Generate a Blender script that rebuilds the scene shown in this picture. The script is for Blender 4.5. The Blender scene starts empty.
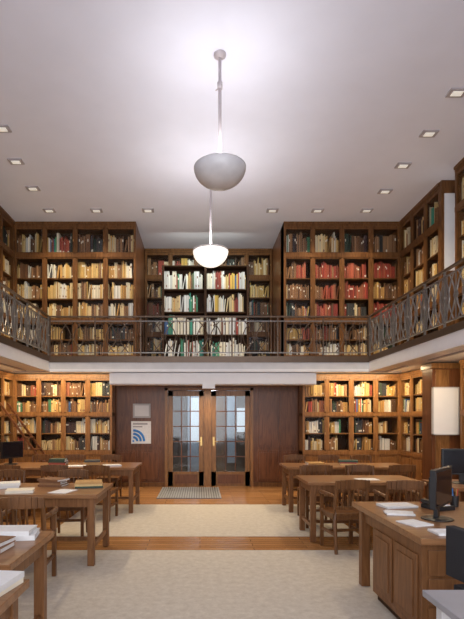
import bpy, math, random
from mathutils import Vector, Matrix
random.seed(11)
PI = math.pi
scene = bpy.context.scene
scene.view_settings.view_transform = 'Standard'

# ------------------------------------------------------------------ materials
def new_mat(name):
    m = bpy.data.materials.new(name); m.use_nodes = True
    nt = m.node_tree
    return m, nt, nt.nodes["Principled BSDF"]

def wood(name, c1, c2, rough=0.4, scale=3.0, stretch=(1, 1, 8), spec=0.4):
    m, nt, b = new_mat(name)
    tc = nt.nodes.new("ShaderNodeTexCoord")
    mp = nt.nodes.new("ShaderNodeMapping")
    mp.inputs["Scale"].default_value = (scale * 8 / stretch[0], scale * 8 / stretch[1], scale * 8 / stretch[2])
    n = nt.nodes.new("ShaderNodeTexNoise"); n.inputs["Scale"].default_value = 1.0
    n.inputs["Detail"].default_value = 5; n.inputs["Distortion"].default_value = 1.2
    r = nt.nodes.new("ShaderNodeValToRGB")
    r.color_ramp.elements[0].position = 0.3; r.color_ramp.elements[0].color = (*c1, 1)
    r.color_ramp.elements[1].position = 0.7; r.color_ramp.elements[1].color = (*c2, 1)
    L = nt.links.new
    L(tc.outputs["Object"], mp.inputs["Vector"]); L(mp.outputs[0], n.inputs["Vector"])
    L(n.outputs["Fac"], r.inputs[0]); L(r.outputs[0], b.inputs["Base Color"])
    b.inputs["Roughness"].default_value = rough
    b.inputs["Specular IOR Level"].default_value = spec
    return m

def plain(name, c, rough=0.6, metal=0.0, noise=0.06, nscale=6, emit=None, es=0):
    m, nt, b = new_mat(name)
    tc = nt.nodes.new("ShaderNodeTexCoord")
    n = nt.nodes.new("ShaderNodeTexNoise"); n.inputs["Scale"].default_value = nscale
    n.inputs["Detail"].default_value = 4
    r = nt.nodes.new("ShaderNodeValToRGB")
    r.color_ramp.elements[0].position = 0.35; r.color_ramp.elements[1].position = 0.65
    r.color_ramp.elements[0].color = (*[max(0, x * (1 - noise)) for x in c], 1)
    r.color_ramp.elements[1].color = (*[min(1, x * (1 + noise)) for x in c], 1)
    L = nt.links.new
    L(tc.outputs["Object"], n.inputs["Vector"]); L(n.outputs["Fac"], r.inputs[0])
    L(r.outputs[0], b.inputs["Base Color"])
    b.inputs["Roughness"].default_value = rough; b.inputs["Metallic"].default_value = metal
    if emit:
        b.inputs["Emission Color"].default_value = (*emit, 1)
        b.inputs["Emission Strength"].default_value = es
    return m

M_wood_up = wood("wood_dark_walnut", (0.085, 0.035, 0.012), (0.195, 0.088, 0.032), 0.35, spec=.22)
M_wood_lo = wood("wood_bookcase_oak", (0.17, 0.074, 0.025), (0.32, 0.155, 0.055), 0.32, spec=.3)
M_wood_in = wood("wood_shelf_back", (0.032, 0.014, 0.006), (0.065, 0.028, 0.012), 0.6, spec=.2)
M_wood_panel = wood("wood_panel", (0.095, 0.034, 0.014), (0.20, 0.076, 0.030), 0.3, 2.0, spec=.3)
M_wood_tab = wood("wood_table", (0.20, 0.090, 0.036), (0.31, 0.152, 0.066), 0.28, 3.0, (8, 1, 1), 0.4)
M_wood_leg = wood("wood_leg", (0.14, 0.058, 0.021), (0.24, 0.108, 0.042), 0.4, spec=.3)
M_wood_chair = wood("wood_chair", (0.10, 0.041, 0.014), (0.20, 0.087, 0.031), 0.32, spec=.35)
M_iron = plain("wrought_iron", (0.22, 0.205, 0.195), 0.35, 0.5)
M_bronze = plain("bronze_rail", (0.12, 0.080, 0.055), 0.35, 0.5)
M_ceil = plain("ceiling_plaster", (0.74, 0.755, 0.87), 0.9, 0, 0.015, 2)
M_white = plain("white_paint", (0.80, 0.80, 0.82), 0.5, 0, 0.02)
M_fascia = plain("fascia_grey", (0.60, 0.60, 0.62), 0.5, 0, 0.04)
M_wall = plain("wall_plaster", (0.62, 0.60, 0.60), 0.8, 0, 0.03)
M_black = plain("black_plastic", (0.015, 0.015, 0.017), 0.35)
M_screen = plain("screen_glass", (0.01, 0.01, 0.014), 0.1)
M_paper = plain("paper", (0.80, 0.80, 0.80), 0.8, 0, 0.05, 30)
M_board = plain("whiteboard_enamel", (0.93, 0.93, 0.95), 0.2, 0, 0.01)
M_redp = plain("red_folder", (0.50, 0.05, 0.04), 0.5)
M_blue = plain("sign_blue", (0.03, 0.22, 0.62), 0.6)
M_signgrey = plain("sign_grey", (0.36, 0.35, 0.36), 0.6)
M_greytop = plain("grey_laminate", (0.30, 0.30, 0.33), 0.4)
M_lampgrey = plain("lamp_enamel_grey", (0.62, 0.62, 0.65), 0.25)
M_lampwhite = plain("lamp_inner_white", (0.85, 0.85, 0.85), 0.5)
M_rod = plain("lamp_rod", (0.46, 0.41, 0.43), 0.4)
M_opal = plain("opal_glass_lit", (0.9, 0.88, 0.85), 0.3, 0, 0.01, 5, (1.0, 0.93, 0.82), 1.0)
M_opalcap = plain("opal_cap", (0.62, 0.58, 0.55), 0.35)
M_down = plain("downlight_lit", (0.8, 0.8, 0.8), 0.4, 0, 0.01, 5, (1.0, 0.93, 0.8), .35)
M_downf = plain("downlight_frame", (0.38, 0.35, 0.37), 0.4)
M_brass = plain("brass", (0.6, 0.4, 0.15), 0.3, 0.9)
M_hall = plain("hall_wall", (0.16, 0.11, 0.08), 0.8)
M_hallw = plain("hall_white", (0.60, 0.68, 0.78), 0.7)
M_mat = plain("metal_mat", (0.46, 0.47, 0.48), 0.4, 0.3)
M_cloth = plain("chair_fabric", (0.02, 0.02, 0.025), 0.9)
M_blind = plain("window_blind", (0.85, 0.86, 0.88), 0.8, 0, 0.02, 5, (0.95, 0.97, 1.0), 0.6)

def glass_mat(name, tint, fac, rough):
    m = bpy.data.materials.new(name); m.use_nodes = True
    nt = m.node_tree; nt.nodes.clear()
    o = nt.nodes.new("ShaderNodeOutputMaterial"); mx = nt.nodes.new("ShaderNodeMixShader")
    t = nt.nodes.new("ShaderNodeBsdfTransparent"); g = nt.nodes.new("ShaderNodeBsdfGlossy")
    t.inputs[0].default_value = (*tint, 1); g.inputs["Roughness"].default_value = rough
    mx.inputs[0].default_value = fac
    nt.links.new(t.outputs[0], mx.inputs[1]); nt.links.new(g.outputs[0], mx.inputs[2])
    nt.links.new(mx.outputs[0], o.inputs[0]); return m
M_glass = glass_mat("door_glass", (0.75, 0.80, 0.83), .05, .05)
M_case_glass = glass_mat("bookcase_glass", (0.97, 0.97, 0.96), .012, .05)

def floor_mat():
    m, nt, b = new_mat("parquet_floor")
    L = nt.links.new
    tc = nt.nodes.new("ShaderNodeTexCoord")
    br = nt.nodes.new("ShaderNodeTexBrick")
    br.inputs["Scale"].default_value = 1.0
    br.inputs["Brick Width"].default_value = 1.3; br.inputs["Row Height"].default_value = 0.10
    br.inputs["Mortar Size"].default_value = 0.003
    br.inputs["Color1"].default_value = (0.44, 0.205, 0.072, 1)
    br.inputs["Color2"].default_value = (0.58, 0.295, 0.115, 1)
    br.inputs["Mortar"].default_value = (0.08, 0.03, 0.012, 1)
    n = nt.nodes.new("ShaderNodeTexNoise"); n.inputs["Scale"].default_value = 3
    mp = nt.nodes.new("ShaderNodeMapping"); mp.inputs["Scale"].default_value = (1, 14, 1)
    mix = nt.nodes.new("ShaderNodeMix"); mix.data_type = 'RGBA'; mix.blend_type = 'MULTIPLY'
    mix.inputs["Factor"].default_value = 0.5
    L(tc.outputs["Object"], br.inputs["Vector"]); L(tc.outputs["Object"], mp.inputs[0]); L(mp.outputs[0], n.inputs["Vector"])
    L(br.outputs["Color"], mix.inputs["A"]); L(n.outputs["Fac"], mix.inputs["B"])
    L(mix.outputs["Result"], b.inputs["Base Color"]); b.inputs["Roughness"].default_value = 0.25
    b.inputs["Specular IOR Level"].default_value = .3
    return m
M_floor = floor_mat()

def rug_mat():
    m, nt, b = new_mat("beige_carpet")
    L = nt.links.new
    tc = nt.nodes.new("ShaderNodeTexCoord")
    n = nt.nodes.new("ShaderNodeTexNoise"); n.inputs["Scale"].default_value = 14; n.inputs["Detail"].default_value = 10
    n.inputs["Roughness"].default_value = .75
    r = nt.nodes.new("ShaderNodeValToRGB")
    r.color_ramp.elements[0].position = 0.3; r.color_ramp.elements[0].color = (0.44, 0.385, 0.32, 1)
    r.color_ramp.elements[1].position = 0.7; r.color_ramp.elements[1].color = (0.61, 0.56, 0.485, 1)
    bp = nt.nodes.new("ShaderNodeBump"); bp.inputs["Strength"].default_value = 0.15
    L(tc.outputs["Object"], n.inputs["Vector"]); L(n.outputs["Fac"], r.inputs[0]); L(r.outputs[0], b.inputs["Base Color"])
    L(n.outputs["Fac"], bp.inputs["Height"]); L(bp.outputs[0], b.inputs["Normal"])
    b.inputs["Roughness"].default_value = 0.95
    return m
M_rug = rug_mat()

def book_mat():
    m, nt, b = new_mat("book_spines")
    a = nt.nodes.new("ShaderNodeAttribute"); a.attribute_name = "bookcol"
    n = nt.nodes.new("ShaderNodeTexNoise"); n.inputs["Scale"].default_value = 40
    tc = nt.nodes.new("ShaderNodeTexCoord")
    mix = nt.nodes.new("ShaderNodeMix"); mix.data_type = 'RGBA'; mix.blend_type = 'OVERLAY'
    mix.inputs["Factor"].default_value = 0.2
    L = nt.links.new
    L(tc.outputs["Object"], n.inputs["Vector"])
    L(a.outputs["Color"], mix.inputs["A"]); L(n.outputs["Fac"], mix.inputs["B"])
    L(mix.outputs["Result"], b.inputs["Base Color"]); b.inputs["Roughness"].default_value = 0.55
    return m
M_book = book_mat()

# ------------------------------------------------------------------ mesh builder
class MB:
    def __init__(s): s.v = []; s.f = []; s.m = []; s.c = []; s.mats = []
    def mi(s, mat):
        if mat not in s.mats: s.mats.append(mat)
        return s.mats.index(mat)
    def box(s, x0, x1, y0, y1, z0, z1, mat, col=None, M=None):
        i = len(s.v)
        P = [(x0,y0,z0),(x1,y0,z0),(x1,y1,z0),(x0,y1,z0),(x0,y0,z1),(x1,y0,z1),(x1,y1,z1),(x0,y1,z1)]
        if M is not None: P = [tuple(M @ Vector(p)) for p in P]
        s.v += P
        k = s.mi(mat)
        for q in ((0,3,2,1),(4,5,6,7),(0,1,5,4),(1,2,6,5),(2,3,7,6),(3,0,4,7)):
            s.f.append(tuple(i + a for a in q)); s.m.append(k); s.c.append(col)
    def lathe(s, prof, cx, cy, mat, seg=40):
        i = len(s.v); n = len(prof); k = s.mi(mat)
        for (r, z) in prof:
            for j in range(seg):
                a = 2 * PI * j / seg
                s.v.append((cx + r * math.cos(a), cy + r * math.sin(a), z))
        for p in range(n - 1):
            for j in range(seg):
                j2 = (j + 1) % seg
                s.f.append((i+p*seg+j, i+p*seg+j2, i+(p+1)*seg+j2, i+(p+1)*seg+j)); s.m.append(k); s.c.append(None)
    def tube(s, pts, r, mat, seg=6):
        pts = [Vector(p) for p in pts]; k = s.mi(mat); i = len(s.v)
        for a, p in enumerate(pts):
            t = (pts[min(a+1, len(pts)-1)] - pts[max(a-1, 0)]).normalized()
            u = t.cross(Vector((0, 0, 1)))
            if u.length < 0.05: u = t.cross(Vector((0, 1, 0)))
            u.normalize(); w = t.cross(u)
            rr = r[a] if isinstance(r, (list, tuple)) else r
            for j in range(seg):
                an = 2 * PI * (j + .5) / seg
                s.v.append(tuple(p + rr * (math.cos(an) * u + math.sin(an) * w)))
        for a in range(len(pts) - 1):
            for j in range(seg):
                j2 = (j + 1) % seg
                s.f.append((i+a*seg+j, i+a*seg+j2, i+(a+1)*seg+j2, i+(a+1)*seg+j)); s.m.append(k); s.c.append(None)
        s.f.append(tuple(i + j for j in range(seg))[::-1]); s.m.append(k); s.c.append(None)
        s.f.append(tuple(i + (len(pts)-1)*seg + j for j in range(seg))); s.m.append(k); s.c.append(None)
    def mesh(s, name):
        me = bpy.data.meshes.new(name)
        me.from_pydata(s.v, [], s.f)
        for m in s.mats: me.materials.append(m)
        me.polygons.foreach_set("material_index", s.m)
        if any(c is not None for c in s.c):
            at = me.attributes.new("bookcol", 'FLOAT_COLOR', 'FACE')
            data = []
            for c in s.c:
                c = c or (0.5, 0.5, 0.5); data += [c[0], c[1], c[2], 1.0]
            at.data.foreach_set("color", data)
        me.update(); return me
    def obj(s, name, loc=(0,0,0), rz=0, parent=None, bevel=0, smooth=False):
        me = s.mesh(name)
        if smooth:
            me.polygons.foreach_set("use_smooth", [True]*len(me.polygons))
        return place(me, name, loc, rz, parent, bevel)

def place(me, name, loc=(0,0,0), rz=0, parent=None, bevel=0):
    o = bpy.data.objects.new(name, me)
    scene.collection.objects.link(o)
    o.location = loc; o.rotation_euler = (0, 0, rz)
    if parent: o.parent = parent
    if bevel:
        b = o.modifiers.new("bevel", 'BEVEL'); b.width = bevel; b.segments = 2; b.limit_method = 'ANGLE'
    return o

def light(name, kind, loc, energy, color=(1,1,1), rot=(0,0,0), parent=None, **kw):
    ld = bpy.data.lights.new(name, kind); ld.energy = energy; ld.color = color
    for k, v in kw.items(): setattr(ld, k, v)
    o = bpy.data.objects.new(name, ld); scene.collection.objects.link(o)
    o.location = loc; o.rotation_euler = rot
    if parent: o.parent = parent
    return o

# ------------------------------------------------------------------ layout constants
ZC = 5.97; ZG = 2.87; ZS = 2.57
XL, XR = -4.15, 4.47           # faces of side bookcases
GL, GR = -3.23, 3.62           # gallery edges
YB = 10.5                      # face of back bookcases
YGE = 10.0                     # back gallery edge
RX0, RX1 = -1.43, 1.87         # recess
YW = 10.97
ZF = 0.006                     # furniture stands on the carpet pile

# ------------------------------------------------------------------ room shell
b = MB(); b.box(-4.75, 5.1, -2.5, 13.9, -0.1, 0.0, M_floor); b.obj("floor")
b = MB(); b.box(-4.75, 5.1, -2.5, 12.7, ZC, ZC + 0.12, M_ceil); b.obj("ceiling")
b = MB(); b.box(-4.75, -4.6, -2.5, 11.0, 0, ZC, M_wall); b.obj("wall_left")
b = MB(); b.box(4.95, 5.1, -2.5, 11.0, 0, ZC, M_wall); b.obj("wall_right")
# lower back wall, panelled wood with doorway
b = MB()
DX0, DX1, DZ = -0.82, 1.24, 2.30
b.box(-4.6, DX0, YW, YW + 0.13, 0, ZS, M_wood_panel)
b.box(DX1, 4.95, YW, YW + 0.13, 0, ZS, M_wood_panel)
b.box(DX0, DX1, YW, YW + 0.13, DZ, ZS, M_wood_panel)
for (a, c) in ((-1.93, -1.45), (-1.42, -0.92), (1.34, 1.80), (1.83, 2.27)):
    for (z0, z1) in ((0.12, 0.85), (0.92, 2.26)):
        b.box(a, c, YW - 0.015, YW, z0, z1, M_wood_panel)
        b.box(a + .05, c - .05, YW - 0.03, YW - 0.015, z0 + .05, z1 - .05, M_wood_panel)
b.box(-1.95, DX0, YW - 0.03, YW, 0, 0.1, M_wood_up)
b.box(DX1, 2.3, YW - 0.03, YW, 0, 0.1, M_wood_up)
b.obj("wall_back_lower")
# upper back walls
b = MB()
b.box(-4.6, RX0 - 0.04, 10.92, 11.0, ZG, ZC, M_wood_up)
b.box(RX1 + 0.04, 4.95, 10.92, 11.0, ZG, ZC, M_wood_up)
b.box(RX0 - 0.04, RX0, YB, 12.6, ZG, ZC, M_wood_panel)
b.box(RX1, RX1 + 0.04, YB, 12.6, ZG, ZC, M_wood_panel)
b.box(RX0 - 0.04, RX1 + 0.04, 12.6, 12.7, ZG, ZC, M_wood_up)
b.obj("wall_back_upper")
# hall behind doors
b = MB()
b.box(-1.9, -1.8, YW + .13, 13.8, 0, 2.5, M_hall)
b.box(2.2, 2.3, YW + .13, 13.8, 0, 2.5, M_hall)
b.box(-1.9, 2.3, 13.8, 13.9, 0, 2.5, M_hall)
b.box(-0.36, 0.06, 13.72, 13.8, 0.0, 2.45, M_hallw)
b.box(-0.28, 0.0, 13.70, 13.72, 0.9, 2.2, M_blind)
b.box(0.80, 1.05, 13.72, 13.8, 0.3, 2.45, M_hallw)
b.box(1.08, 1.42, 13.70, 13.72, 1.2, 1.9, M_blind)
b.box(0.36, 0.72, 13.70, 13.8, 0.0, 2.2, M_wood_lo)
b.obj("wall_hall")

# gallery slabs
b = MB()
b.box(-4.6, GL, -2.5, YGE, ZS + .02, ZG, M_white)
b.box(GR, 4.95, -2.5, YGE, ZS + .02, ZG, M_white)
b.box(-4.6, 4.95, YGE, 12.6, ZS + .02, ZG, M_white)
b.obj("floor_gallery")
# fascia
b = MB()
for (x0, x1) in ((GL, GL + .035), (GR - .035, GR)):
    b.box(x0, x1, -2.5, YGE - .03, ZS + .06, ZG - .08, M_white)
    b.box(x0 - .015, x1 + .015, -2.5, YGE - .03, ZG - .08, ZG + .03, M_bronze)
    b.box(x0 - .02, x1 + .02, -2.5, YGE - .03, ZS, ZS + .06, M_white)
b.box(GL, GR, YGE - .035, YGE, ZS + .06, ZG - .1, M_fascia)
b.box(GL, GR, YGE - .05, YGE + .015, ZG - .10, ZG + .03, M_bronze)
b.box(GL, GR, YGE - .055, YGE + .02, ZS, ZS + .06, M_white)
b.obj("trim_gallery_fascia")
b = MB()
b.box(-1.93, 2.48, YGE + 0.02, YGE + .42, 2.31, ZS - .01, M_white)
b.box(-1.91, 2.46, YGE + 0.00, YGE + .02, 2.33, ZS - .03, M_white)
b.box(0.05, 0.32, YGE - 0.02, YGE + .02, 2.22, 2.52, M_white)
b.obj("trim_door_valance")

# ------------------------------------------------------------------ books
PAL = {
 'cream': [(0.68,0.48,0.20),(0.74,0.58,0.32),(0.60,0.38,0.12),(0.76,0.66,0.46),(0.50,0.28,0.09)],
 'brown': [(0.20,0.09,0.04),(0.28,0.14,0.06),(0.12,0.06,0.03),(0.36,0.20,0.10)],
 'red':   [(0.34,0.05,0.03),(0.40,0.09,0.05),(0.26,0.035,0.025),(0.30,0.10,0.05)],
 'white': [(0.80,0.79,0.74),(0.72,0.72,0.72),(0.82,0.76,0.62)],
 'dark':  [(0.04,0.045,0.06),(0.03,0.06,0.04),(0.06,0.03,0.03),(0.05,0.05,0.05)],
 'mix':   [(0.05,0.12,0.30),(0.06,0.22,0.12),(0.50,0.08,0.05),(0.65,0.42,0.08),(0.80,0.78,0.72),(0.25,0.12,0.06)],
 'green': [(0.05,0.30,0.22),(0.03,0.20,0.16),(0.10,0.38,0.20)],
}
THEME = {
 'warm':  (['cream','brown','white','dark','mix','green','red'], [6,5,2,3,2,.7,1]),
 'creamy':(['cream','white','brown'], [8,2,3]),
 'low':   (['cream','white','brown','mix','dark','red'], [6,3,5,2,2,1]),
 'redr':  (['red','brown','dark'], [8,3,1]),
 'allred':(['red','brown'], [10,2]),
 'darkr': (['dark','brown','red','cream'], [4,5,1,2]),
 'bright':(['white','mix','green','red','cream'], [8,3,1.5,1.4,1.5]),
 'whiter':(['white','cream'], [6,2]),
}
def fill_shelf(b, x0, x1, z0, zmax, y0, theme, dens=1.0):
    names, w = THEME[theme]
    x = x0 + random.uniform(0, .01); h = zmax - z0
    left = 0; fam = None
    end = x1 - (random.uniform(0.0, 0.03) if random.random() < .85 else random.uniform(.08, .25) / dens)
    while x < end:
        if left <= 0:
            fam = random.choices(names, w)[0]; left = random.randint(2, 7)
            base = random.choice(PAL[fam]); hh = random.uniform(.62, .88) * h; series = random.random() < .35
            th0 = random.uniform(.015, .034)
        left -= 1
        c = base if series else random.choice(PAL[fam])
        th = th0 * (1 if series else random.uniform(.7, 1.35))
        bh = hh if series else min(.93 * h, hh * random.uniform(.85, 1.13))
        if x + th > end: break
        j = random.uniform(.68, 1.2)
        yy = y0 + random.uniform(0, .03)
        c2 = tuple(min(1, k * j) for k in c)
        if random.random() < .03:
            a = random.uniform(.08, .2)
            M = Matrix.Translation((x, 0, z0)) @ Matrix.Rotation(a, 4, 'Y')
            b.box(0.0, th * .8, yy, yy + .18, 0.001, bh * .93, M_book, c2, M)
            x += th + math.sin(a) * bh
        else:
            b.box(x, x + th - .003, yy, yy + .18, z0 + .001, z0 + bh, M_book, c2)
            if th > .022 and random.random() < .4:   # spine label
                lc = (0.85, 0.82, 0.72) if sum(c) < 1.2 else (0.25, 0.12, 0.08)
                lz = z0 + bh * random.choice([.12, .62, .7])
                b.box(x + .003, x + th - .005, yy - .0015, yy, lz, lz + bh * .12, M_book, lc)
            x += th

def bookcase(loc, rz, w, bays, z0, z1, sections, wd, themes, depth=.38, name="bookcase", cornice=True, doors=True, glass=True):
    b = MB(); k = MB()
    t = .04
    b.box(0, t, 0, depth, z0, z1, wd); b.box(w - t, w, 0, depth, z0, z1, wd)
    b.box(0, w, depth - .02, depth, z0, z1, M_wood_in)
    b.box(0, w, -.01, depth, z0, sections[0][0], wd)
    b.box(0, w, 0, depth, sections[-1][1], z1, wd)
    if cornice:
        b.box(-0.0, w, -.035, 0, z1 - .05, z1, wd); b.box(-0.0, w, -.018, 0, z1 - .09, z1 - .05, wd)
    bw = w / bays
    for i in range(bays + 1):
        x = min(max(i * bw, .025), w - .025)
        b.box(x - .025, x + .025, -.012, .03, z0, z1, wd)
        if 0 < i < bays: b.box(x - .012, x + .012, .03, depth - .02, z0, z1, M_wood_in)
    for si, (s0, s1, n, kind) in enumerate(sections):
        if si > 0: b.box(0, w, -.018, depth - .02, sections[si-1][1], s0, wd)
        for i in range(bays):
            xa = i * bw + .025; xb = (i + 1) * bw - .025
            if kind == 'solid':
                b.box(xa, xb, .005, .03, s0, s1, wd)
                b.box(xa + .05, xb - .05, -.008, .005, s0 + .05, s1 - .05, wd)
                b.box(xb - .03, xb - .015, -.03, -.008, (s0 + s1) / 2, (s0 + s1) / 2 + .05, M_brass)
                continue
            if doors:
                f = .03
                b.box(xa, xa + f, -.004, .02, s0, s1, wd); b.box(xb - f, xb, -.004, .02, s0, s1, wd)
                b.box(xa, xb, -.004, .02, s0, s0 + f, wd); b.box(xa, xb, -.004, .02, s1 - f, s1, wd)
                b.box(xb - .02, xb - .01, -.015, -.004, (s0+s1)/2 - .02, (s0+s1)/2 + .03, M_brass)
                if glass: b.box(xa + f, xb - f, .006, .010, s0 + f, s1 - f, M_case_glass)
            h = (s1 - s0) / n
            for j in range(n):
                zz = s0 + j * h
                if j > 0: b.box(xa - .02, xb + .02, .035, depth - .02, zz - .012, zz + .012, wd)
                th = themes(si, i, j)
                if th: fill_shelf(k, xa + .005, xb - .005, zz + .013, s0 + (j + 1) * h - .02, .06, th)
    b.obj(name, loc, rz)
    if k.v: k.obj("shelved_books", loc, rz)

UP = [(ZG + .10, 3.72, 2, 'g'), (3.80, 5.18, 3, 'g'), (5.27, 5.84, 1, 'g')]
LO1 = [(.10, .78, 1, 'solid'), (.85, 1.64, 2, 'g'), (1.70, 2.46, 2, 'g')]
def th_upL(s, i, j):
    if s == 0: return random.choice(['warm', 'darkr', 'creamy'])
    if s == 2: return random.choice(['darkr', 'darkr', 'warm'])
    return random.choice(['warm', 'creamy', 'creamy'])
def th_upR(s, i, j):
    if s == 1:
        if i == 0: return 'darkr' if j != 0 else 'warm'
        if j == 0: return random.choice(['redr', 'warm'])
        return 'allred' if (i, j) != (3, 1) else 'creamy'
    if s == 2: return random.choice(['darkr', 'warm', 'creamy'])
    return random.choice(['warm', 'creamy'])
th_low = lambda s, i, j: 'low'
bookcase((XL, YB, 0), 0, RX0 - XL, 4, ZG, ZC, UP, M_wood_up, th_upL)
bookcase((RX1, YB, 0), 0, XR - RX1, 4, ZG, ZC, UP, M_wood_up, th_upR)
bookcase((RX0 + .01, 12.15, 0), 0, RX1 - RX0 - .02, 5, ZG, ZC, UP, M_wood_up, lambda s, i, j: random.choice(['darkr', 'warm']))
bookcase((XL, YB, 0), 0, 2.19, 4, 0, ZS, LO1, M_wood_lo, th_low)
bookcase((2.29, YB, 0), 0, XR - 2.29, 4, 0, ZS, LO1, M_wood_lo, th_low)
# side walls
bookcase((XL, 4.5, 0), PI / 2, 6.0, 9, ZG, ZC, UP, M_wood_up, th_upL)
bookcase((XL, 4.5, 0), PI / 2, 6.0, 10, 0, ZS, LO1, M_wood_lo, th_low)
bookcase((XR, YB, 0), -PI / 2, 1.75, 3, ZG, ZC, UP, M_wood_up, th_upL)
bookcase((XR, YB, 0), -PI / 2, 1.68, 3, 0, ZS, LO1, M_wood_lo, th_low)
bookcase((XR, 8.22, 0), -PI / 2, 4.2, 6, ZG, ZC, UP, M_wood_up, th_upL)
bookcase((XR, 8.05, 0), -PI / 2, 4.2, 7, 0, ZS, LO1, M_wood_lo, lambda s, i, j: 'whiter')
# central open shelving on the gallery
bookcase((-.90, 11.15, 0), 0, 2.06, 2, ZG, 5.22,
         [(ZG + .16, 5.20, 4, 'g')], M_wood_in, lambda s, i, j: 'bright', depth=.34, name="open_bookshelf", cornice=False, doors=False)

# window niche on the right gallery + wood pilasters
b = MB(); b.box(XR - .02, 4.94, 8.66, 8.74, ZG, ZC, M_wood_up)
b.box(XR + .03, 4.90, 8.64, 8.66, 4.30, 5.72, M_white); b.obj("trim_window_reveal")
b = MB()
b.box(4.93, 4.95, 8.24, 8.64, 3.7, 5.72, M_blind)
for z in (3.7, 4.37, 5.04, 5.70): b.box(4.90, 4.93, 8.24, 8.64, z - .02, z + .02, M_white)
b.box(4.90, 4.93, 8.24, 8.28, 3.7, 5.72, M_white); b.box(4.90, 4.93, 8.60, 8.64, 3.7, 5.72, M_white)
b.obj("window_1")
b = MB()
b.box(4.15, 4.93, 8.40, 8.78, 0, ZS, M_wood_panel)
b.box(4.20, 4.45, 8.385, 8.40, 0.15, ZS - .12, M_wood_lo)
b.box(4.13, 4.93, 8.38, 8.80, 0, 0.12, M_wood_lo)
b.box(4.13, 4.93, 8.38, 8.80, ZS - .1, ZS, M_wood_lo)
b.obj("wood_pilaster", bevel=.004)
b = MB()
b.box(4.14, 4.58, 8.335, 8.375, 1.30, 2.12, M_board)
for (a, c, e, f) in ((4.125, 4.595, 1.285, 1.305), (4.125, 4.595, 2.115, 2.135), (4.125, 4.145, 1.285, 2.135), (4.575, 4.595, 1.285, 2.135)):
    b.box(a, c, 8.325, 8.38, e, f, M_fascia)
b.obj("whiteboard")

# ------------------------------------------------------------------ railings
def arc(p0, p1, bulge, n=10):
    out = []
    for i in range(n + 1):
        t = i / n
        x = p0[0] + (p1[0] - p0[0]) * t; z = p0[1] + (p1[1] - p0[1]) * t
        d = bulge * math.sin(PI * t)
        out.append((x + d, z))
    return out
def railing(L, dense, loc, rz):
    b = MB(); H = .86
    b.box(0, L, -.025, .025, H - .03, H, M_bronze)
    b.box(0, L, -.010, .010, .07, .09, M_iron)
    b.box(0, L, -.010, .010, H - .12, H - .10, M_iron)
    step = .62 if dense else .98
    n = max(1, round(L / step)); step = L / n
    mt = M_iron if dense else M_bronze
    def tb(pts, r=.0115): b.tube([(p[0], 0, p[1]) for p in pts], r, mt, 5)
    for i in range(n + 1):
        x = i * step
        x = min(max(x, .014), L - .014)
        b.box(x - .014, x + .014, -.014, .014, 0, H - .02, mt)
        b.lathe([(0, .40), (.02, .42), (.027, .44), (.02, .46), (0, .48)], x, 0, mt, 8)
    for i in range(n):
        c = (i + .5) * step; z0, z1 = .09, H - .11; zm = (z0 + z1) / 2
        hw = .17 if dense else .22
        tb(arc((c - hw, z0), (c - hw, z1), hw * .85)); tb(arc((c + hw, z0), (c + hw, z1), -hw * .85))
        tb(arc((c - hw * .35, z0), (c - hw * .35, z1), -hw * .8)); tb(arc((c + hw * .35, z0), (c + hw * .35, z1), hw * .8))
        tb([(c, z0), (c, z1)], .009)
        ring = [(c + .05 * math.cos(a * PI / 6), zm + .05 * math.sin(a * PI / 6)) for a in range(13)]
        tb(ring, .009)
        if dense:
            for sx in (-1, 1):
                tb(arc((c + sx * step * .5, z0), (c + sx * hw, zm), sx * -.02)); tb(arc((c + sx * step * .5, z1), (c + sx * hw, zm), sx * -.02))
                tb([(c + sx * (hw + .07), z0), (c + sx * (hw + .07), z1)], .009)
        else:
            for sx in (-1, 1):
                for d in (.29, .35, .42):
                    tb([(c + sx * d, z0), (c + sx * d, z1)], .008)
    b.obj("gallery_railing", loc, rz)
railing(GR - GL - .06, False, (GL + .03, YGE - .01, ZG + .03), 0)
railing(YGE + 1.0, True, (GL + .015, -1.02, ZG + .03), PI / 2)
railing(YGE + 1.0, True, (GR - .015, -1.02, ZG + .03), PI / 2)

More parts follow.
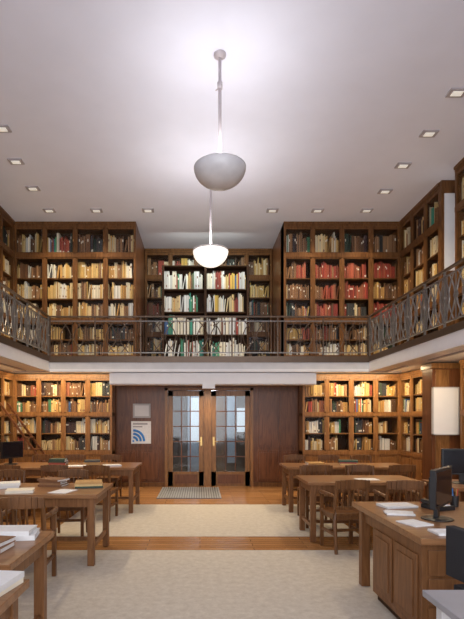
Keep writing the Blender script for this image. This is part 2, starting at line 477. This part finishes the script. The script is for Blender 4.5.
# ------------------------------------------------------------------ doors
b = MB()
b.box(DX0, DX0 + .07, YW - .04, YW + .14, 0, DZ, M_wood_lo)
b.box(DX1 - .07, DX1, YW - .04, YW + .14, 0, DZ, M_wood_lo)
b.box(DX0, DX1, YW - .04, YW + .14, DZ - .06, DZ, M_wood_lo)
b.box(.09, .26, YW - .02, YW + .12, 0, DZ - .06, M_wood_lo)
b.obj("trim_door_frame")
def door(name, x0, x1):
    b = MB(); y0, y1 = YW + .03, YW + .08; z1 = DZ - .07
    st = .11
    b.box(x0, x0 + st, y0, y1, .01, z1, M_wood_lo); b.box(x1 - st, x1, y0, y1, .01, z1, M_wood_lo)
    b.box(x0, x1, y0, y1, .01, .34, M_wood_lo); b.box(x0, x1, y0, y1, z1 - .12, z1, M_wood_lo)
    b.box(x0 + st + .04, x1 - st - .04, y0 - .012, y0, .07, .28, M_wood_panel)
    ga, gb = x0 + st, x1 - st
    for i in range(1, 3):
        xx = ga + (gb - ga) * i / 3; b.box(xx - .011, xx + .011, y0 + .005, y1 - .005, .34, z1 - .12, M_wood_panel)
    for j in range(1, 5):
        zz = .34 + (z1 - .46) * j / 5; b.box(ga, gb, y0 + .005, y1 - .005, zz - .011, zz + .011, M_wood_panel)
    b.box(ga, gb, y0 + .022, y0 + .028, .34, z1 - .12, M_glass)
    hx = x1 - .055 if x0 < 0 else x0 + .055
    b.box(hx - .02, hx + .02, y0 - .008, y0, .95, 1.15, M_brass)
    b.tube([(hx, y0 - .01, 1.05), (hx, y0 - .05, 1.05), (hx + (.09 if x0 > 0 else -.09), y0 - .05, 1.05)], .009, M_brass, 8)
    b.obj(name)
door("door_1", DX0 + .075, .085); door("door_2", .265, DX1 - .075)

# wall signs
b = MB(); Y = YW - .034
b.box(-1.60, -1.14, Y - .006, Y, 1.00, 1.52, M_paper)
for r in (.09, .17, .25):
    P = [(-1.55 + r * math.cos(a), 1.06 + r * math.sin(a)) for a in [PI * .5 * k / 8 for k in range(9)]]
    b.tube([(p[0], Y - .008, p[1]) for p in P], .026, M_blue, 6)
b.box(-1.57, -1.53, Y - .012, Y - .006, 1.04, 1.08, M_blue)
b.box(-1.56, -1.22, Y - .009, Y - .006, 1.44, 1.48, M_signgrey); b.box(-1.56, -1.34, Y - .009, Y - .006, 1.38, 1.41, M_signgrey)
b.obj("wifi_sign")
b = MB(); b.box(-1.56, -1.15, Y - .006, Y, 1.60, 1.93, M_signgrey); b.box(-1.52, -1.19, Y - .009, Y - .006, 1.64, 1.89, M_fascia); b.obj("notice_board")

# ------------------------------------------------------------------ rugs, mat
b = MB(); b.box(-2.05, 2.15, 6.25, 8.60, 0, .005, M_rug); b.obj("rug")
b = MB(); b.box(-2.05, 2.15, 1.0, 5.58, 0, .005, M_rug); b.obj("rug")
b = MB()
b.box(-.86, .42, 9.25, 10.75, 0, .008, M_black)
for i in range(26):
    x = -.85 + i * .0495
    b.box(x, x + .034, 9.26, 10.74, .008, .02, M_mat)
b.obj("entrance_doormat")

# ------------------------------------------------------------------ furniture
def table_mesh(w, d):
    b = MB(); H = .76
    b.box(0, w, 0, d, H - .04, H, M_wood_tab)
    b.box(.05, w - .05, .05, .075, H - .14, H - .04, M_wood_leg); b.box(.05, w - .05, d - .075, d - .05, H - .14, H - .04, M_wood_leg)
    b.box(.05, .075, .05, d - .05, H - .14, H - .04, M_wood_leg); b.box(w - .075, w - .05, .05, d - .05, H - .14, H - .04, M_wood_leg)
    for (x, y) in ((.04, .04), (w - .11, .04), (.04, d - .11), (w - .11, d - .11)):
        b.box(x, x + .07, y, y + .07, 0, H - .04, M_wood_leg)
    b.box(.06, .09, .1, d - .1, .16, .21, M_wood_leg); b.box(w - .09, w - .06, .1, d - .1, .16, .21, M_wood_leg)
    b.box(.08, w - .08, d / 2 - .02, d / 2 + .02, .165, .205, M_wood_leg)
    return b.mesh("reading_table")
def table(x0, x1, y0, y1):
    return place(table_mesh(x1 - x0, y1 - y0), "reading_table", (x0, y0, ZF), 0, None, .004)
table(-3.6, -1.07, 7.72, 8.70)
table(-3.5, -1.08, 4.92, 5.85)
table(-2.6, -1.03, 2.55, 3.33)
table(1.45, 3.55, 7.80, 8.60)
table(1.36, 2.85, 5.90, 6.68)
table(-2.4, -.84, 1.45, 2.32)

def chair_mesh(arms):
    # front faces +Y, back at -Y
    b = MB(); W = M_wood_chair
    b.box(-.21, .21, -.20, .22, .43, .46, W)
    b.box(-.19, .19, -.18, .20, .38, .43, W)
    for sx in (-1, 1):
        b.box(sx * .19 - .02, sx * .19 + .02, .17, .21, 0, .43 if not arms else .66, W)
        b.tube([(sx * .19, -.23, 0), (sx * .19, -.19, .40), (sx * .19, -.20, .55), (sx * .19, -.25, .84)], [.02, .024, .024, .02], W, 6)
        b.box(sx * .19 - .012, sx * .19 + .012, -.20, .19, .20, .235, W)
        if arms:
            b.tube([(sx * .19, -.22, .66), (sx * .22, -.10, .67), (sx * .225, .10, .67), (sx * .20, .23, .665)], [.018, .024, .026, .022], W, 8)
    b.box(-.18, .18, -.005, .02, .20, .235, W)
    for (z, h, rr) in ((.80, .09, .0), (.53, .035, .0)):
        n = 8
        for i in range(n):
            xa = -.205 + .41 * i / n; xb = -.205 + .41 * (i + 1) / n; xm = (xa + xb) / 2
            dy = -.045 * math.cos(xm / .205 * PI / 2); crown = .02 * math.cos(xm / .205 * PI / 2)
            base = -.245 if z > .7 else -.205
            b.box(xa, xb + .001, base + dy - .012, base + dy + .012, z - h / 2, z + h / 2 + (crown if z > .7 else 0), W)
    for i in range(5):
        x = -.12 + .06 * i; dy = -.045 * math.cos(x / .205 * PI / 2)
        b.tube([(x, -.205 + dy, .53), (x, -.225 + dy, .66), (x, -.245 + dy, .78)], .011, W, 5)
    return b.mesh("wooden_chair")
CH = chair_mesh(False); CHA = chair_mesh(True)
def chair(x, y, rz=0, arms=False): place(CHA if arms else CH, "wooden_armchair" if arms else "wooden_chair", (x, y, ZF), rz, None, .003)
R = math.radians
# left
chair(-1.55, 7.40, R(-6)); chair(-2.25, 7.45, R(4)); chair(-2.95, 7.42, 0)
chair(-1.75, 9.02, PI); chair(-2.45, 9.05, PI + .08); chair(-3.1, 9.0, PI)
chair(-1.72, 6.22, PI + R(5), True); chair(-2.6, 6.2, PI)
chair(-1.62, 4.45, R(4), True); chair(-2.4, 4.5, 0)
chair(-1.95, 3.68, PI)
# right
chair(1.80, 7.42, R(5)); chair(2.45, 7.45, R(-4)); chair(3.1, 7.45, 0)
chair(1.85, 8.95, PI); chair(2.50, 8.95, PI - .06); chair(3.15, 8.95, PI)
chair(1.72, 6.90, PI, True); chair(2.45, 6.92, PI)
chair(1.72, 5.65, R(8), True); chair(2.35, 5.60, R(-4), True)

# librarian desk
b = MB(); H = .76
b.box(1.46, 4.0, 3.10, 4.52, H - .045, H, M_wood_tab)
b.box(1.52, 3.95, 4.42, 4.45, H - .16, H - .045, M_wood_leg)
b.box(1.52, 1.55, 3.2, 4.45, H - .16, H - .045, M_wood_leg)
b.box(1.50, 1.58, 4.36, 4.44, 0, H - .045, M_wood_leg); b.box(3.88, 3.96, 4.36, 4.44, 0, H - .045, M_wood_leg)
b.box(1.50, 2.15, 3.18, 4.08, .06, H - .045, M_wood_leg); b.box(1.53, 2.12, 3.2, 4.05, 0, .06, M_wood_in)
b.box(3.3, 3.95, 3.18, 4.08, .06, H - .045, M_wood_lo)
for (ya, yb) in ((3.23, 3.60), (3.66, 4.03)):
    b.box(1.488, 1.50, ya, yb, .12, .62, M_wood_leg)
    b.box(1.480, 1.488, ya + .05, yb - .05, .17, .57, M_wood_leg)
for j in range(3):
    z = .10 + j * .195
    b.box(1.54, 2.11, 3.165, 3.18, z, z + .175, M_wood_leg)
    b.box(1.75, 1.90, 3.145, 3.165, z + .08, z + .10, M_brass)
b.obj("librarian_desk", (0, 0, ZF), bevel=.004)
b = MB()
b.box(1.04, 3.0, 1.2, 2.20, .72, .75, M_greytop)
for (x, y) in ((1.08, 1.25), (1.08, 2.1), (2.9, 1.25), (2.9, 2.1)): b.box(x, x + .05, y, y + .05, 0, .72, M_fascia)
b.box(1.1, 2.9, 2.12, 2.14, .3, .72, M_greytop)
b.obj("office_desk", (0, 0, ZF), bevel=.003)
b = MB()
b.box(2.95, 4.2, 5.45, 6.25, .72, .76, M_wood_tab)
for (x, y) in ((2.98, 5.48), (2.98, 6.16), (4.11, 5.48), (4.11, 6.16)): b.box(x, x + .06, y, y + .06, 0, .72, M_wood_leg)
b.box(3.0, 4.15, 6.18, 6.2, .2, .72, M_wood_leg)
b.obj("computer_desk", bevel=.003)

def monitor(x, y, z, rz, w=.50):
    b = MB()
    b.box(-w/2, w/2, -.02, .02, .11, .11 + w * .64, M_black)
    b.box(-w/2 + .018, w/2 - .018, -.022, -.019, .13, .11 + w * .64 - .018, M_screen)
    b.box(-w/3, w/3, .02, .05, .16, .11 + w * .5, M_black)
    b.box(-.03, .03, .02, .05, .01, .25, M_black)
    b.lathe([(0, .018), (.09, .015), (.12, .006), (.12, .0), (0, 0)], 0, .03, M_black, 24)
    b.obj("computer_monitor", (x, y, z), rz, bevel=.003)
T = .76 + ZF + .001
monitor(1.90, 3.70, T, R(48), .46); monitor(3.27, 5.85, T - .006, R(-8)); monitor(-3.32, 8.30, T, R(62), .46)
b = MB(); b.box(-.22, .22, -.075, .075, 0, .02, M_black)
for r_ in range(4):
    for c_ in range(13): b.box(-.21 + c_ * .0323, -.21 + c_ * .0323 + .027, -.065 + r_ * .034, -.065 + r_ * .034 + .028, .02, .026, M_screen)
b.obj("keyboard", (2.35, 3.75, T), R(62))
b = MB()
b.box(-.09, .09, -.10, .10, 0, .035, M_black); b.box(-.085, -.04, -.11, .11, .045, .075, M_black)
b.box(-.08, -.045, -.10, -.07, .03, .05, M_black); b.box(-.08, -.045, .07, .10, .03, .05, M_black)
for i in range(4):
    for j in range(3): b.box(-.01 + j * .03, .012 + j * .03, -.07 + i * .03, -.05 + i * .03, .035, .04, M_paper)
b.obj("telephone", (2.10, 4.15, T), R(20))
b = MB()
b.lathe([(0, 0), (.035, 0), (.038, .10), (.034, .10), (.031, .006), (0, .006)], 0, 0, M_black, 20)
for k, m in enumerate((M_redp, M_blue, M_paper, M_brass)):
    a = k * 1.6; b.tube([(.01 * math.cos(a), .01 * math.sin(a), .008), (.032 * math.cos(a), .032 * math.sin(a), .16)], .004, m, 6)
b.obj("pen_holder", (2.30, 4.25, T))

def papers(name, x, y, z, n, w, d, rz=0, mat=None):
    b = MB(); zz = 0
    for i in range(n):
        a = random.uniform(-.12, .12); M = Matrix.Rotation(a, 4, 'Z'); h = random.uniform(.003, .007)
        b.box(-w/2, w/2, -d/2, d/2, zz, zz + h, mat or M_paper, None, M); zz += h
    b.obj(name, (x, y, z), rz)
papers("paper_stack", 1.78, 4.25, T, 4, .30, .19, R(10)); papers("paper_stack", 1.66, 3.92, T, 3, .22, .15, R(-15))
papers("paper_stack", 1.62, 3.55, T, 2, .17, .20, R(20)); papers("paper_stack", 1.72, 3.25, T, 3, .22, .15, 0)
papers("document_folder", 2.02, 3.36, T, 2, .20, .12, R(15), M_redp)
papers("document_folder", 2.20, 4.42, T, 2, .22, .10, R(3), M_redp)
papers("paper_stack", -2.55, 5.1, T, 2, .3, .21, R(8)); papers("paper_stack", -1.5, 5.15, T, 1, .21, .28, R(-12))
papers("paper_stack", -2.1, 8.0, T, 2, .3, .21, R(8)); papers("paper_stack", 2.2, 6.2, T, 1, .28, .2, R(8))
def pile(x, y, z, n, rz=0, theme='warm'):
    b = MB(); zz = 0; names, w = THEME[theme]
    for i in range(n):
        c = random.choice(PAL[random.choices(names, w)[0]]); a = random.uniform(-.15, .15)
        M = Matrix.Rotation(a, 4, 'Z'); h = random.uniform(.018, .035); ww = random.uniform(.13, .16); dd = random.uniform(.09, .115)
        b.box(-ww, ww, -dd, dd, zz, zz + .003, M_book, c, M); b.box(-ww, ww, -dd, dd, zz + h - .003, zz + h, M_book, c, M)
        b.box(-ww, ww, -dd, -dd + .004, zz + .003, zz + h - .003, M_book, c, M)
        b.box(-ww + .005, ww - .005, -dd + .004, dd - .005, zz + .003, zz + h - .003, M_paper, (0.8, .78, .7), M)
        zz += h
    b.obj("book_pile", (x, y, z), rz)
pile(-1.30, 5.5, T, 3, .2, 'darkr'); pile(-1.75, 5.62, T, 4, -.3, 'darkr'); pile(-2.25, 5.45, T, 2, .4, 'bright'); pile(-1.95, 5.1, T, 1, .1, 'whiter')
pile(-1.25, 3.14, T, 2, .12, 'bright'); pile(-1.30, 2.84, T, 2, -.1, 'warm'); pile(-1.66, 3.12, T, 3, .2, 'redr')
pile(-.98, 2.14, T, 2, PI / 2 - .1, 'whiter'); pile(-1.3, 1.90, T, 3, -.2, 'bright')
pile(-1.9, 8.3, T, 3, .1, 'darkr'); pile(-2.5, 8.3, T, 4, .1, 'darkr'); pile(-1.5, 8.0, T, 1, .3, 'whiter')
pile(2.0, 8.2, T, 2, .1); pile(2.6, 8.25, T, 3, -.2)

# office chair
b = MB()
b.box(-.22, .22, -.20, .22, .46, .53, M_cloth); b.box(-.20, .20, -.27, -.21, .60, .90, M_cloth)
b.box(-.03, .03, -.25, -.21, .46, .72, M_black)
b.tube([(0, 0, .10), (0, 0, .46)], .03, M_black, 10)
for k in range(5):
    a = 2 * PI * k / 5; b.tube([(0, 0, .11), (.26 * math.cos(a), .26 * math.sin(a), .07)], [.025, .018], M_black, 8)
    b.lathe([(0, 0), (.028, .005), (.028, .055), (0, .06)], .26 * math.cos(a), .26 * math.sin(a), M_black, 12)
for sx in (-1, 1):
    b.tube([(sx * .23, .0, .50), (sx * .26, .0, .64), (sx * .26, -.12, .67), (sx * .26, .12, .67)], .018, M_black, 8)
b.obj("office_chair", (1.80, 2.72, ZF), R(-80), bevel=.02)

# ladder
b = MB(); A = Vector((-2.70, 0, 0)); B = Vector((-4.06, 0, 1.90))
for y in (-.2, .2):
    b.tube([(A.x, y, .02), (B.x, y, B.z)], .028, M_wood_panel, 4)
for i in range(1, 8):
    p = A.lerp(B, i / 8)
    b.box(p.x - .06, p.x + .06, -.2, .2, p.z - .012, p.z + .012, M_wood_panel)
b.obj("library_ladder", (0, 9.72, 0))

# ------------------------------------------------------------------ pendants
def pendant(x, y, ztop, zbot, rad, lit):
    b = MB()
    b.lathe([(0, ZC), (.075, ZC), (.075, ZC - .02), (.03, ZC - .05), (0, ZC - .05)], x, y, M_rod, 24)
    b.tube([(x, y, ZC - .04), (x, y, zbot + .06)], .02, M_rod, 10)
    b.tube([(x, y, ZC - .34), (x, y, ZC - .42)], .032, M_rod, 10)
    b.tube([(x + .02, y, ZC - .38), (x - .05, y, ZC - .44)], .009, M_rod, 6)
    H = ztop - zbot
    ks = [PI / 2 * k / 16 for k in range(1, 17)]
    outer = [(0.0, zbot)] + [(rad * math.sin(a), zbot + H * (1 - math.cos(a))) for a in ks]
    inner = [(rad * .96 * math.sin(a), zbot + .02 + (H - .02) * (1 - math.cos(a))) for a in ks[::-1]] + [(0, zbot + .02)]
    if lit:
        b.lathe(outer[:16], x, y, M_opal, 48); b.lathe(outer[15:] + inner, x, y, M_opalcap, 48)
    else:
        b.lathe(outer + [(rad * .96, ztop)], x, y, M_lampgrey, 48); b.lathe(inner, x, y, M_lampwhite, 48)
    return b.obj("pendant_lamp", smooth=True)
p1 = pendant(.24, 5.68, 4.60, 4.36, .315, False)
p2 = pendant(.18, 7.95, 4.42, 4.14, .30, True)
light("pendant_uplight", 'AREA', (.24, 5.68, 4.58), 19, (1, .98, .97), (PI, 0, 0), p1, shape='DISK', size=.45)
light("pendant_uplight", 'AREA', (.18, 7.95, 4.40), 24, (1, .97, .94), (PI, 0, 0), p2, shape='DISK', size=.45)

# ------------------------------------------------------------------ downlights
for (px, py) in ((16,161),(33,188),(50,211),(97,211),(148,210),(272,211),(316,213),(365,212),(385,191),(403,165),(429,133),(457,92),(2,128),(-30,80)):
    s = (420 - py) / 4.42; X = (px - 200) / s; Yd = 470 / s
    Yd = min(Yd, 9.9)
    b = MB()
    b.box(-.12, .12, -.08, .08, -.02, -.001, M_downf); b.box(-.07, .07, -.045, .045, -.028, -.02, M_down)
    o = b.obj("ceiling_downlight", (X, Yd, ZC))
    light("downlight_spot", 'SPOT', (0, 0, -.06), 115, (1, .80, .52), (0, 0, 0), o, spot_size=R(110), spot_blend=.8, shadow_soft_size=.06)

# under-gallery lights (downlight strips over the lower bookcases)
def strip(x, y, L, rz, e):
    b = MB(); b.box(-L/2, L/2, -.03, .03, -.02, -.001, M_downf)
    o = b.obj("linear_ceiling_light", (x, y, ZS + .02), rz)
    light("strip_lamp", 'AREA', (0, 0, -.03), e, (1, .74, .42), (R(18), 0, 0), o, shape='RECTANGLE', size=L, size_y=.04)
strip(-3.05, 10.06, 1.9, 0, 32); strip(3.50, 10.06, 1.6, 0, 29)
strip(3.95, 9.5, 1.0, -PI/2, 14); strip(-3.65, 7.8, 4, PI/2, 38); strip(3.95, 6.6, 3, -PI/2, 30)
# open bookshelf cool light, recess
light("shelf_lamp", 'AREA', (.12, 10.75, 5.80), 32, (.92, 1, .88), (R(30), 0, 0), None, shape='RECTANGLE', size=1.8, size_y=.08)
light("hall_lamp", 'POINT', (.3, 12.6, 2.2), 40, (.85, .93, 1), (0,0,0), None, shadow_soft_size=.15)
light("portal_lamp", 'SPOT', (.2, 10.25, 2.28), 60, (1, .82, .6), (R(12),0,0), None, spot_size=R(150), spot_blend=.8, shadow_soft_size=.05)
# unseen area light added behind the camera as fill, tilted towards the ceiling
light("rear_fill", 'AREA', (.2, -2.2, 2.6), 400, (.95, .96, 1), (R(104), 0, 0), None, shape='RECTANGLE', size=8, size_y=4.5)

w = bpy.data.worlds.new("world"); scene.world = w; w.use_nodes = True
w.node_tree.nodes["Background"].inputs[0].default_value = (.90, .91, 1.0, 1)
w.node_tree.nodes["Background"].inputs[1].default_value = 0.5

# ------------------------------------------------------------------ camera
cd = bpy.data.cameras.new("camera"); cam = bpy.data.objects.new("camera", cd)
scene.collection.objects.link(cam); scene.camera = cam
cam.location = (0, 0, 1.55); cam.rotation_euler = (PI / 2, 0, 0)
cd.sensor_fit = 'HORIZONTAL'; cd.sensor_width = 36; cd.lens = 36 * 470 / 464
cd.shift_x = (232 - 200) / 464; cd.shift_y = (420 - 309.5) / 464
cd.clip_start = .05
